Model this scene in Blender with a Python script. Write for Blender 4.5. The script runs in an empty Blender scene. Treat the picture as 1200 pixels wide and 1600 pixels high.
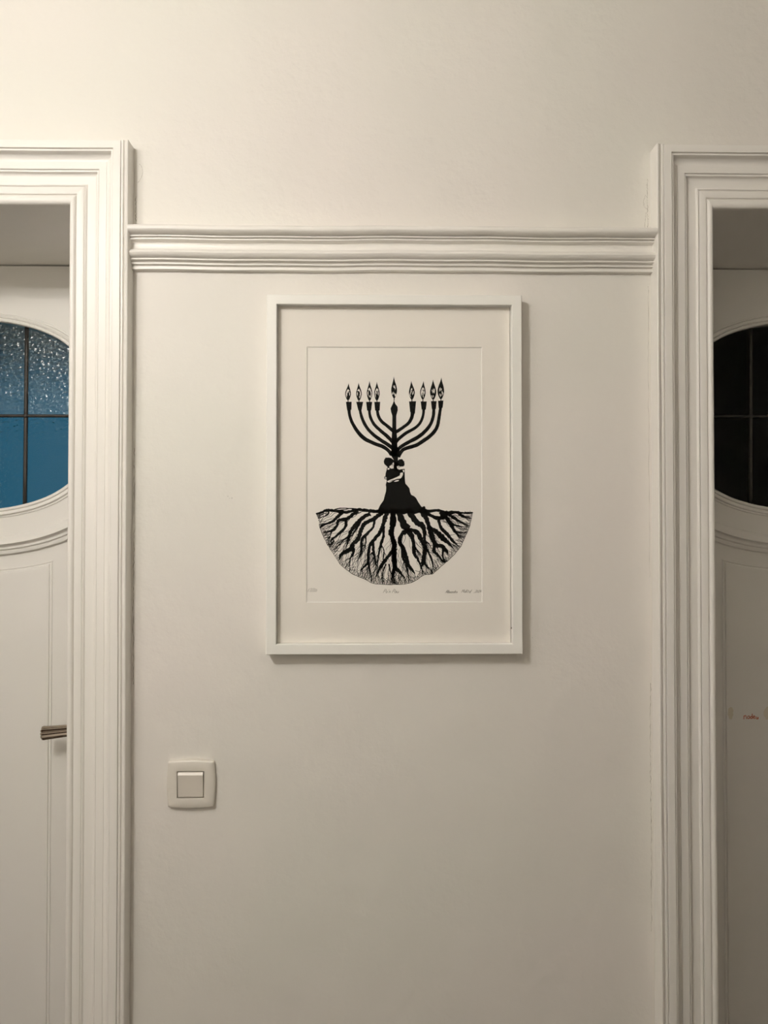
import bpy, bmesh, math, random
from mathutils import Vector, Matrix
random.seed(7)
scene = bpy.context.scene
C = scene.collection

# ------------------------------------------------------------------ camera, world, exposure
cam_data = bpy.data.cameras.new('camera')
cam = bpy.data.objects.new('camera', cam_data); C.objects.link(cam)
cam_data.sensor_fit = 'HORIZONTAL'; cam_data.sensor_width = 36.0
cam_data.lens = 36.0 * 1202.0 / 1200.0
cam_data.clip_start = 0.02
cam.location = (0.0, -1.31, 1.49)
cam.rotation_euler = (math.radians(90 + 0.931), 0.0, math.radians(-0.8385))
scene.camera = cam

world = bpy.data.worlds.new('dusk_sky'); scene.world = world
world.use_nodes = True
wb = world.node_tree.nodes['Background']
wb.inputs[0].default_value = (0.030, 0.175, 0.28, 1)
wb.inputs[1].default_value = 0.58

scene.view_settings.view_transform = 'Standard'
scene.view_settings.look = 'None'
scene.view_settings.gamma = 1.0
scene.view_settings.use_curve_mapping = False
scene.view_settings.exposure = 0.0
scene.cycles.max_bounces = 7
scene.cycles.diffuse_bounces = 5
scene.cycles.transmission_bounces = 6
scene.cycles.glossy_bounces = 3

LAMP_COLOR = (1.0, 0.952, 0.888)
LAMP_A = dict(loc=(-0.67, -1.24, 2.28), r=0.060, power=402.0)
LAMP_B = dict(loc=(-0.88, -0.90, 2.27), r=0.045, power=92.0)

# ------------------------------------------------------------------ materials
def newmat(name):
    m = bpy.data.materials.new(name); m.use_nodes = True
    nt = m.node_tree
    return m, nt, nt.nodes['Principled BSDF']

def N(nt, t, **kw):
    n = nt.nodes.new(t)
    for k, v in kw.items(): setattr(n, k, v)
    return n

def paint(name, col, rough, scale=(60, 60, 60), bump=0.05, dist=0.001, var=0.03, big=2.2, spec=0.5):
    """Painted surface: very slight mottling of the paint and a fine relief."""
    m, nt, p = newmat(name)
    tc = N(nt, 'ShaderNodeTexCoord')
    mp = N(nt, 'ShaderNodeMapping'); mp.inputs['Scale'].default_value = scale
    nt.links.new(tc.outputs['Object'], mp.inputs['Vector'])
    n1 = N(nt, 'ShaderNodeTexNoise'); n1.inputs['Scale'].default_value = 1.0; n1.inputs['Detail'].default_value = 5
    nt.links.new(mp.outputs[0], n1.inputs['Vector'])
    n2 = N(nt, 'ShaderNodeTexNoise'); n2.inputs['Scale'].default_value = big; n2.inputs['Detail'].default_value = 3
    nt.links.new(tc.outputs['Object'], n2.inputs['Vector'])
    r = N(nt, 'ShaderNodeValToRGB')
    r.color_ramp.elements[0].position = 0.3; r.color_ramp.elements[1].position = 0.7
    a = [max(0, c * (1 - var)) for c in col]; b = [min(1, c * (1 + var)) for c in col]
    r.color_ramp.elements[0].color = (a[0], a[1] * 1.004, a[2] * 0.99, 1)
    r.color_ramp.elements[1].color = (b[0], b[1] * 0.996, b[2] * 1.01, 1)
    nt.links.new(n2.outputs[0], r.inputs[0]); nt.links.new(r.outputs[0], p.inputs['Base Color'])
    bp = N(nt, 'ShaderNodeBump'); bp.inputs['Strength'].default_value = bump; bp.inputs['Distance'].default_value = dist
    nt.links.new(n1.outputs[0], bp.inputs['Height']); nt.links.new(bp.outputs[0], p.inputs['Normal'])
    p.inputs['Roughness'].default_value = rough
    p.inputs['Specular IOR Level'].default_value = spec
    return m

def wall_paint(name, col):
    """Old plaster under many coats of paint: broad unevenness, small dents, fine roller relief."""
    m, nt, p = newmat(name)
    tc = N(nt, 'ShaderNodeTexCoord')
    def noise(s, d):
        n = N(nt, 'ShaderNodeTexNoise'); n.inputs['Scale'].default_value = s; n.inputs['Detail'].default_value = d
        nt.links.new(tc.outputs['Object'], n.inputs['Vector']); return n
    n1, n2, n3 = noise(5.5, 3), noise(38, 4), noise(190, 3)
    mx = N(nt, 'ShaderNodeMath', operation='MULTIPLY_ADD'); mx.inputs[1].default_value = 0.24
    nt.links.new(n2.outputs[0], mx.inputs[0]); nt.links.new(n1.outputs[0], mx.inputs[2])
    my = N(nt, 'ShaderNodeMath', operation='MULTIPLY_ADD'); my.inputs[1].default_value = 0.035
    nt.links.new(n3.outputs[0], my.inputs[0]); nt.links.new(mx.outputs[0], my.inputs[2])
    bp = N(nt, 'ShaderNodeBump'); bp.inputs['Strength'].default_value = 1.0; bp.inputs['Distance'].default_value = 0.0055
    nt.links.new(my.outputs[0], bp.inputs['Height']); nt.links.new(bp.outputs[0], p.inputs['Normal'])
    n4 = noise(1.7, 2)
    r = N(nt, 'ShaderNodeValToRGB')
    r.color_ramp.elements[0].position = 0.35; r.color_ramp.elements[1].position = 0.65
    r.color_ramp.elements[0].color = (col[0] * 0.985, col[1] * 1.0, col[2] * 0.985, 1)
    r.color_ramp.elements[1].color = (col[0] * 1.01, col[1] * 0.99, col[2] * 1.0, 1)
    nt.links.new(n4.outputs[0], r.inputs[0]); nt.links.new(r.outputs[0], p.inputs['Base Color'])
    p.inputs['Roughness'].default_value = 0.5
    p.inputs['Specular IOR Level'].default_value = 0.35
    return m

def plain(name, col, rough=0.5, metal=0.0, spec=0.5):
    m, nt, p = newmat(name)
    tc = N(nt, 'ShaderNodeTexCoord')
    n = N(nt, 'ShaderNodeTexNoise'); n.inputs['Scale'].default_value = 35
    nt.links.new(tc.outputs['Object'], n.inputs['Vector'])
    r = N(nt, 'ShaderNodeValToRGB')
    r.color_ramp.elements[0].color = (*[c * 0.95 for c in col], 1); r.color_ramp.elements[1].color = (*[min(1, c * 1.04) for c in col], 1)
    nt.links.new(n.outputs[0], r.inputs[0]); nt.links.new(r.outputs[0], p.inputs['Base Color'])
    p.inputs['Roughness'].default_value = rough; p.inputs['Metallic'].default_value = metal
    p.inputs['Specular IOR Level'].default_value = spec
    return m

M = {}
M['wall'] = wall_paint('cream_wall_paint', (0.80, 0.775, 0.725))
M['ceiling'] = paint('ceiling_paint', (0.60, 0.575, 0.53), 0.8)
M['trim_v'] = paint('white_gloss_paint_vertical', (0.87, 0.845, 0.80), 0.38, (230, 230, 6), 0.25, 0.0006, 0.015)
M['trim_h'] = paint('white_gloss_paint_horizontal', (0.87, 0.845, 0.80), 0.38, (6, 230, 230), 0.25, 0.0006, 0.015)
M['door'] = paint('white_door_paint', (0.84, 0.82, 0.785), 0.36, (90, 90, 8), 0.16, 0.0006, 0.012)
M['frame_white'] = paint('white_lacquered_frame', (0.905, 0.895, 0.85), 0.35, (120, 120, 120), 0.04, 0.0003, 0.006)
M['mat'] = paint('off_white_mat_board', (0.85, 0.81, 0.745), 0.85, (500, 500, 500), 0.05, 0.0002, 0.006, spec=0.2)
M['paper'] = paint('print_paper', (0.87, 0.835, 0.775), 0.85, (400, 400, 400), 0.05, 0.0002, 0.006, spec=0.2)
M['bevel'] = plain('mat_core_white', (0.86, 0.84, 0.79), 0.8)
M['ink'] = plain('black_screenprint_ink', (0.006, 0.006, 0.005), 0.75, spec=0.1)
M['pencil'] = plain('grey_pencil', (0.30, 0.275, 0.235), 0.7)
M['plastic'] = plain('cream_plastic', (0.74, 0.70, 0.63), 0.36)
M['rocker'] = plain('cream_plastic_rocker', (0.72, 0.67, 0.60), 0.34)
M['gap'] = plain('dark_recess', (0.05, 0.045, 0.04), 0.8)
M['bronze'] = plain('dark_bronze', (0.42, 0.36, 0.30), 0.24, 1.0)
M['lead'] = plain('dull_lead', (0.06, 0.055, 0.05), 0.55, 0.5)
M['crack'] = plain('crack_in_paint', (0.26, 0.22, 0.18), 0.9)
M['red'] = plain('red_crayon', (0.55, 0.09, 0.03), 0.8)
M['stain'] = plain('tape_residue', (0.75, 0.70, 0.59), 0.6)
M['smudge'] = plain('grey_smudge', (0.60, 0.58, 0.53), 0.5)
M['brass'] = plain('aged_brass', (0.6, 0.45, 0.2), 0.3, 1.0)

def hammered_glass(name, tint, rough, bump, scale, spec=0.5, ior=1.45):
    m, nt, p = newmat(name)
    p.inputs['Base Color'].default_value = (*tint, 1)
    p.inputs['Transmission Weight'].default_value = 1.0
    p.inputs['Roughness'].default_value = rough
    p.inputs['IOR'].default_value = ior
    p.inputs['Specular IOR Level'].default_value = spec
    tc = N(nt, 'ShaderNodeTexCoord')
    mp = N(nt, 'ShaderNodeMapping'); mp.inputs['Scale'].default_value = (0.75, 1, 1.25)
    nt.links.new(tc.outputs['Object'], mp.inputs['Vector'])
    v = N(nt, 'ShaderNodeTexVoronoi', feature='F1'); v.inputs['Scale'].default_value = scale
    nz = N(nt, 'ShaderNodeTexNoise'); nz.inputs['Scale'].default_value = scale * 0.7; nz.inputs['Detail'].default_value = 2
    nt.links.new(mp.outputs[0], v.inputs['Vector']); nt.links.new(mp.outputs[0], nz.inputs['Vector'])
    ad = N(nt, 'ShaderNodeMath', operation='MULTIPLY_ADD'); ad.inputs[1].default_value = 0.9
    nt.links.new(nz.outputs[0], ad.inputs[0]); nt.links.new(v.outputs['Distance'], ad.inputs[2])
    bp = N(nt, 'ShaderNodeBump'); bp.inputs['Strength'].default_value = bump; bp.inputs['Distance'].default_value = 0.004
    nt.links.new(ad.outputs[0], bp.inputs['Height']); nt.links.new(bp.outputs[0], p.inputs['Normal'])
    return m
def ripple_coat(m, strength, scale):
    nt = m.node_tree; p = nt.nodes['Principled BSDF']
    tc = N(nt, 'ShaderNodeTexCoord')
    v = N(nt, 'ShaderNodeTexVoronoi', feature='SMOOTH_F1'); v.inputs['Scale'].default_value = scale; v.inputs['Smoothness'].default_value = 0.7
    nt.links.new(tc.outputs['Object'], v.inputs['Vector'])
    bp = N(nt, 'ShaderNodeBump'); bp.inputs['Strength'].default_value = strength; bp.inputs['Distance'].default_value = 0.0019
    nt.links.new(v.outputs['Distance'], bp.inputs['Height']); nt.links.new(bp.outputs[0], p.inputs['Coat Normal'])
    p.inputs['Coat Weight'].default_value = 1.0; p.inputs['Coat Roughness'].default_value = 0.15; p.inputs['Coat IOR'].default_value = 1.40
    return m
M['glass_blue'] = hammered_glass('hammered_glass', (0.74, 0.95, 1.0), 0.30, 0.16, 115, 0.15, 1.3)
M['glass_fine'] = hammered_glass('fine_textured_glass', (0.80, 0.95, 1.0), 0.20, 0.26, 190, 0.15, 1.25)
ripple_coat(M['glass_blue'], 1.0, 135)
M['glass_dark'] = hammered_glass('plain_old_glass', (0.8, 0.82, 0.8), 0.03, 0.03, 40, 0.25, 1.15)

def thin_glass(name, ior):
    m = bpy.data.materials.new(name); m.use_nodes = True
    nt = m.node_tree; nt.nodes.remove(nt.nodes['Principled BSDF'])
    out = nt.nodes['Material Output']
    tr = N(nt, 'ShaderNodeBsdfTransparent'); gl = N(nt, 'ShaderNodeBsdfGlossy'); gl.inputs['Roughness'].default_value = 0.05
    fr = N(nt, 'ShaderNodeFresnel'); fr.inputs['IOR'].default_value = ior
    mx = N(nt, 'ShaderNodeMixShader')
    nt.links.new(fr.outputs[0], mx.inputs[0]); nt.links.new(tr.outputs[0], mx.inputs[1]); nt.links.new(gl.outputs[0], mx.inputs[2])
    nt.links.new(mx.outputs[0], out.inputs['Surface'])
    return m
M['glazing'] = thin_glass('anti_reflective_glazing', 1.12)
M['window_glass'] = thin_glass('window_glass', 1.3)

def glow(name, col, strength):
    m, nt, p = newmat(name)
    p.inputs['Base Color'].default_value = (0.9, 0.88, 0.84, 1)
    p.inputs['Emission Color'].default_value = (*col, 1); p.inputs['Emission Strength'].default_value = strength
    return m

def wood_floor():
    m, nt, p = newmat('dark_oak_floor')
    tc = N(nt, 'ShaderNodeTexCoord')
    mp = N(nt, 'ShaderNodeMapping'); mp.inputs['Scale'].default_value = (1.2, 14, 1)
    nt.links.new(tc.outputs['Object'], mp.inputs['Vector'])
    n = N(nt, 'ShaderNodeTexNoise'); n.inputs['Scale'].default_value = 3; n.inputs['Detail'].default_value = 6
    nt.links.new(mp.outputs[0], n.inputs['Vector'])
    r = N(nt, 'ShaderNodeValToRGB')
    r.color_ramp.elements[0].color = (0.045, 0.026, 0.016, 1); r.color_ramp.elements[1].color = (0.10, 0.062, 0.036, 1)
    nt.links.new(n.outputs[0], r.inputs[0]); nt.links.new(r.outputs[0], p.inputs['Base Color'])
    p.inputs['Roughness'].default_value = 0.4
    return m
M['floor'] = wood_floor()

# ------------------------------------------------------------------ mesh helpers
def obj(name, bm, mat, parent=None, smooth=False, recalc=True):
    if recalc: bmesh.ops.recalc_face_normals(bm, faces=bm.faces)
    me = bpy.data.meshes.new(name); bm.to_mesh(me); bm.free()
    if isinstance(mat, (list, tuple)):
        for m in mat: me.materials.append(m)
    else: me.materials.append(mat)
    if smooth:
        for f in me.polygons: f.use_smooth = True
        if smooth == 'edges': me.set_sharp_from_angle(angle=math.radians(38))
    o = bpy.data.objects.new(name, me); C.objects.link(o)
    if parent is not None:
        o.parent = parent
        o.matrix_parent_inverse = parent_inv(parent)
    return o

def parent_inv(p):
    m = Matrix.Identity(4)
    chain = []
    q = p
    while q is not None: chain.append(q); q = q.parent
    for q in reversed(chain):
        m = m @ q.matrix_parent_inverse @ Matrix.Translation(q.location) @ q.rotation_euler.to_matrix().to_4x4()
    return m.inverted()

def empty(name, loc=(0, 0, 0)):
    o = bpy.data.objects.new(name, None); C.objects.link(o); o.location = loc
    o.empty_display_size = 0.05
    return o

def tag(o, label=None, cat=None, group=None, kind=None):
    if label: o['label'] = label
    if cat: o['category'] = cat
    if group: o['group'] = group
    if kind: o['kind'] = kind
    return o

def box(bm, x0, x1, y0, y1, z0, z1):
    v = [bm.verts.new(p) for p in ((x0, y0, z0), (x1, y0, z0), (x1, y1, z0), (x0, y1, z0), (x0, y0, z1), (x1, y0, z1), (x1, y1, z1), (x0, y1, z1))]
    for f in ((0, 1, 2, 3), (7, 6, 5, 4), (0, 4, 5, 1), (1, 5, 6, 2), (2, 6, 7, 3), (3, 7, 4, 0)):
        bm.faces.new([v[i] for i in f])
    return v

def boxes(*bs):
    bm = bmesh.new()
    for b in bs: box(bm, *b)
    return bm

def strip(bm, rows, close_rows=False, close_cols=False, caps=False):
    """rows of 3-D points -> quad grid"""
    vr = [[bm.verts.new(p) for p in r] for r in rows]
    n, m = len(vr), len(vr[0])
    for i in range(n if close_rows else n - 1):
        a, b = vr[i], vr[(i + 1) % n]
        for j in range(m if close_cols else m - 1):
            k = (j + 1) % m
            bm.faces.new((a[j], a[k], b[k], b[j]))
    if caps:
        bm.faces.new(vr[0]); bm.faces.new(list(reversed(vr[-1])))
    return vr

def lathe(bm, c, prof, n=28, axis='z'):
    rows = []
    for r, h in prof:
        row = []
        for k in range(n):
            a = 2 * math.pi * k / n
            if axis == 'z': row.append((c[0] + r * math.cos(a), c[1] + r * math.sin(a), c[2] + h))
            else: row.append((c[0] + r * math.cos(a), c[1] + h, c[2] + r * math.sin(a)))
        rows.append(row)
    strip(bm, rows, close_cols=True, caps=True)

# ------------------------------------------------------------------ the hall: walls, floor, ceiling
H = 3.15                       # ceiling height
WT = 0.345                     # thickness of the masonry wall
YB = -1.78                     # the wall behind the camera
XL, XR = -2.7, 2.7
OPEN_L = (-1.258, -0.514)      # doorway openings (clear width)
OPEN_R = (0.5842, 1.328)
ZO = 2.0325                    # clear height
LIN = 0.018                    # lining thickness

bm = bmesh.new()
ox = [XL, OPEN_L[0] - LIN, OPEN_L[1] + LIN, OPEN_R[0] - LIN, OPEN_R[1] + LIN, XR]
zt = ZO + LIN
# one watertight wall with two door holes: front and back faces as cells, then the reveals
def quad(a, b, c, d): bm.faces.new([bm.verts.new(p) for p in (a, b, c, d)])
for i in range(5):
    x0, x1 = ox[i], ox[i + 1]
    for y in (0.0, WT):
        if i not in (1, 3): quad((x0, y, 0), (x1, y, 0), (x1, y, zt), (x0, y, zt))
        quad((x0, y, zt), (x1, y, zt), (x1, y, H), (x0, y, H))
for i in (1, 3):
    x0, x1 = ox[i], ox[i + 1]
    quad((x0, 0, 0), (x0, WT, 0), (x0, WT, zt), (x0, 0, zt))
    quad((x1, 0, 0), (x1, WT, 0), (x1, WT, zt), (x1, 0, zt))
    quad((x0, 0, zt), (x1, 0, zt), (x1, WT, zt), (x0, WT, zt))
for i in (0, 2, 4):
    quad((ox[i], 0, 0), (ox[i + 1], 0, 0), (ox[i + 1], WT, 0), (ox[i], WT, 0))
quad((XL, 0, 0), (XL, WT, 0), (XL, WT, H), (XL, 0, H)); quad((XR, 0, 0), (XR, WT, 0), (XR, WT, H), (XR, 0, H))
quad((XL, 0, H), (XR, 0, H), (XR, WT, H), (XL, WT, H))
bmesh.ops.remove_doubles(bm, verts=bm.verts, dist=1e-5)
wall_front = tag(obj('wall_front', bm, M['wall']), 'cream painted plaster wall between the two doorways', 'wall', kind='structure')

tag(obj('floor', boxes((XL - .1, XR + .1, YB - .1, 3.3, -0.1, 0)), M['floor']), 'dark brown oak floor of the hall', 'floor', kind='structure')
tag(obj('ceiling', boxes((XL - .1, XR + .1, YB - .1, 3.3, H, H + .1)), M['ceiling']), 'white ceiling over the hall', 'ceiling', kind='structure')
tag(obj('wall_back', boxes((XL - .1, XR + .1, YB - .1, YB, 0, H)), M['wall']), 'cream wall on the opposite side of the hall', 'wall', kind='structure')
tag(obj('wall_left', boxes((XL - .1, XL, YB, 3.2, 0, H)), M['wall']), 'cream wall at the left end of the hall', 'wall', kind='structure')
tag(obj('wall_right', boxes((XR, XR + .1, YB, 3.2, 0, H)), M['wall']), 'cream wall at the right end of the hall', 'wall', kind='structure')
# rooms beyond the doors: the left one has a window to the dusk, the right one is dark
tag(obj('wall_partition', boxes((0.0, 0.1, WT, 3.2, 0, H)), M['wall']), 'wall parting the two rooms beyond the doors', 'wall', kind='structure')
WX0, WX1, WZ0, WZ1 = -2.55, -0.12, 0.35, 2.45
tag(obj('wall_far', boxes((XL, WX0, 3.2, 3.3, 0, H), (WX1, XR, 3.2, 3.3, 0, H), (WX0, WX1, 3.2, 3.3, 0, WZ0), (WX0, WX1, 3.2, 3.3, WZ1, H)), M['wall']),
    'far wall of the rooms beyond the doors, with a window opening', 'wall', kind='structure')
win = tag(empty('window_1', (0.5 * (WX0 + WX1), 3.24, WZ0)), 'white window seen dimly as blue dusk through the oval glass', 'window', kind='structure')
w = 0.05
obj('window_frame', boxes((WX0, WX0 + w, 3.22, 3.27, WZ0, WZ1), (WX1 - w, WX1, 3.22, 3.27, WZ0, WZ1), (WX0 + w, WX1 - w, 3.22, 3.27, WZ0, WZ0 + w), (WX0 + w, WX1 - w, 3.22, 3.27, WZ1 - w, WZ1)), M['trim_v'], win)
xm = 0.5 * (WX0 + WX1)
obj('mullion', boxes((xm - .03, xm + .03, 3.225, 3.265, WZ0 + w, WZ1 - w)), M['trim_v'], win)
for a, b in ((WX0 + w, xm - .03), (xm + .03, WX1 - w)):
    obj('pane', boxes((a, b, 3.242, 3.246, WZ0 + w, WZ1 - w)), M['window_glass'], win)

# ------------------------------------------------------------------ door casings
# profile: s from the outer edge of the flat band towards the opening, v out of the wall (metres)
PROF = [(0, 0), (0, 30), (0.4, 30.4), (12.4, 30.4), (12.8, 30), (13.1, 26.4), (13.7, 26.2), (14.1, 27.4), (16.6, 27.4), (17.0, 26.8), (17.3, 22.0)]
for k in range(9):           # large cavetto
    a = math.pi / 2 * k / 8
    PROF.append((28.2 - 10.6 * math.cos(a), 21.6 - 8.6 * math.sin(a)))
PROF += [(28.6, 14.2), (40.8, 14.0), (41.3, 13.4), (41.6, 10.6), (42.2, 10.4), (42.6, 11.6), (44.8, 11.4), (45.2, 10.8), (45.5, 8.2)]
for k in range(7):           # small cavetto
    a = math.pi / 2 * k / 6
    PROF.append((51.2 - 5.5 * math.cos(a), 8.0 - 3.6 * math.sin(a)))
PROF += [(63.4, 4.4), (64.0, 5.6), (65.2, 7.4), (66.4, 8.0), (67.6, 7.2), (68.3, 5.4), (68.9, 7.0), (70, 7.4), (80.4, 7.4), (80.9, 6.8), (81.2, 4.0), (82.2, 4.0)]
for k in range(9):           # the round bead at the opening
    a = math.pi * (1.0 - k / 8.0 * 0.92)
    PROF.append((87.6 + 5.2 * math.cos(a), 4.4 + 5.2 * math.sin(a)))
PROF += [(93.0, 2.6), (93.0, 0.0)]
W = 0.0932
EXT = 0.0055                   # the bead of the head is taller than that of the legs
def zoff(s): return ZO + W + EXT - (s if s <= 0.0822 else 0.0822 + (s - 0.0822) * (W + EXT - 0.0822) / (W - 0.0822))
PROF = [(s / 1000, v / 1000) for s, v in PROF]
BAND = [(-13.2, 0), (-13.2, 27.5), (-12.6, 29.6), (-11, 30.4), (-8.6, 29.6), (-6.4, 27.4), (-5.4, 25.6), (-5.0, 25.4), (-4.6, 28.8), (-4.0, 29.4), (-1.6, 29.4), (-1.0, 28.8), (-0.6, 26.5), (0, 26.4), (0, 0)]
BAND = [(s / 1000, v / 1000) for s, v in BAND]

def wob(t, seed):            # hand-made unevenness, well below a millimetre
    return 0.0005 * math.sin(t * 3.1 + seed) + 0.0003 * math.sin(t * 8.7 + seed * 2.3)

def casing(name, op, label):
    root = tag(empty(name, (0.5 * (op[0] + op[1]), 0, 0)), label, 'door casing', kind='structure')
    ZS = [0.0 + 0.2 * k for k in range(11)]
    for sign, xo in ((-1, op[0]), (1, op[1])):
        bm = bmesh.new(); rows = []
        for z in ZS:
            rows.append([(xo + sign * (W - s) + wob(z, xo), -v, z) for s, v in PROF])
        rows.append([(xo + sign * (W - s), -v, zoff(s)) for s, v in PROF])
        strip(bm, rows, caps=True)
        obj('casing_leg', bm, M['trim_v'], root, smooth='edges')
        bm = bmesh.new()
        rows = [[(xo + sign * (W - s) + wob(z, xo), -v, z) for s, v in BAND] for z in ZS + [ZO + W + EXT + 0.0012]]
        strip(bm, rows, caps=True)
        obj('backband_strip', bm, M['trim_v'], root, smooth='edges')
        # lining board of the reveal
        xa, xb = sorted((xo, xo + sign * LIN))
        obj('jamb_lining', boxes((xa, xb, 0.0, WT, 0, ZO)), M['trim_v'], root)
        xa, xb = sorted((xo, xo - sign * 0.014))
        obj('door_stop', boxes((xa, xb, 0.343, 0.357, 0, ZO)), M['trim_v'], root)
    bm = bmesh.new(); rows = []
    nseg = 8
    for k in range(nseg + 1):
        t = k / nseg
        row = []
        for s, v in PROF:
            xa, xb = op[0] - (W - s), op[1] + (W - s)
            x = xa + (xb - xa) * t
            dz = wob(x * 2, 1.0) if 0 < k < nseg else 0
            row.append((x, -v, zoff(s) + dz))
        rows.append(row)
    strip(bm, rows, caps=True)
    obj('casing_head', bm, M['trim_h'], root, smooth='edges')
    obj('head_lining', boxes((op[0] - LIN, op[1] + LIN, 0.0, WT, ZO, ZO + LIN)), M['trim_h'], root)
    obj('door_stop', boxes((op[0] + .014, op[1] - .014, 0.343, 0.357, ZO - 0.016, ZO)), M['trim_h'], root)
    return root
casing('trim_1', OPEN_L, 'white moulded casing around the doorway on the left')
casing('trim_2', OPEN_R, 'white moulded casing around the doorway on the right')

# ------------------------------------------------------------------ picture rail between the casings
RAIL = [(0, 0), (0, 7), (0.5, 14), (1.8, 22), (3.6, 28), (6.0, 31.4), (9.0, 33), (12.0, 33), (14.4, 31.4), (16.2, 28), (17.4, 22.5), (17.9, 18.0), (18.4, 17.8), (18.7, 21.6), (20.6, 21.4), (21.0, 20.6), (21.3, 15.6),
        (22.6, 15.4), (22.9, 19.4), (25.0, 19.2), (25.4, 18.4), (25.7, 12.4), (27.2, 10.0), (30, 9.0), (35, 8.8), (38, 9.6), (40.0, 13.5), (42.2, 19.0), (45.0, 23.0), (48.4, 24.6), (51.8, 23.2),
        (54.2, 19.4), (55.4, 15.0), (55.8, 13.4), (56.3, 16.6), (58.4, 16.4), (58.8, 15.6), (59.1, 8.6), (61.6, 7.6), (62.0, 11.8), (64.6, 11.6), (65.0, 10.8), (65.3, 5.8), (67.2, 5.4), (67.6, 9.4), (72.2, 9.2), (72.8, 8.4), (73.1, 0)]
RZ = 1.9942
def rail(name, xa, xb, label):
    bm = bmesh.new(); rows = []
    n = max(6, int((xb - xa) / 0.027))
    for k in range(n + 1):
        x = xa + (xb - xa) * k / n
        rows.append([(x, -v / 1000, RZ - t / 1000 + wob(x * 4, 0.4) * 1.3) for t, v in RAIL])
    strip(bm, rows, caps=True)
    tag(obj(name, bm, M['trim_h'], smooth='edges'), label, 'picture rail', kind='structure')
ce = W + 0.0125
rail('trim_3', OPEN_L[1] + ce, OPEN_R[0] - ce, 'white moulded picture rail running between the two door casings')
rail('trim_4', XL, OPEN_L[0] - ce, 'white moulded picture rail beyond the left doorway')
rail('trim_5', OPEN_R[1] + ce, XR, 'white moulded picture rail beyond the right doorway')
ce = W + 0.0135
for nm, xa, xb in (('baseboard_middle', OPEN_L[1] + ce, OPEN_R[0] - ce), ('baseboard_left', XL, OPEN_L[0] - ce), ('baseboard_right', OPEN_R[1] + ce, XR)):
    bm = bmesh.new()
    strip(bm, [[(x, -v, z) for z, v in ((0, 0), (0, .018), (.12, .018), (.128, .014), (.136, .014), (.15, .006), (.152, 0))] for x in (xa, xb)], caps=True)
    tag(obj(nm, bm, M['trim_h']), 'white moulded baseboard along the foot of the wall', 'baseboard', kind='structure')

# ------------------------------------------------------------------ doors with an oval leaded light
YD = 0.300                     # front face of the doors
DT = 0.042
OA, OB, ON = 0.310, 0.2030, 2.7
def sup(t, a, b, n=ON):
    c, s = math.cos(t), math.sin(t)
    return (a * math.copysign(abs(c) ** (2 / n), c), b * math.copysign(abs(s) ** (2 / n), s))

def oval_h(dx, a, b, n=ON):
    q = abs(dx) / a
    return b * (1 - q ** n) ** (1 / n) if q < 1 else 0.0

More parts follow.
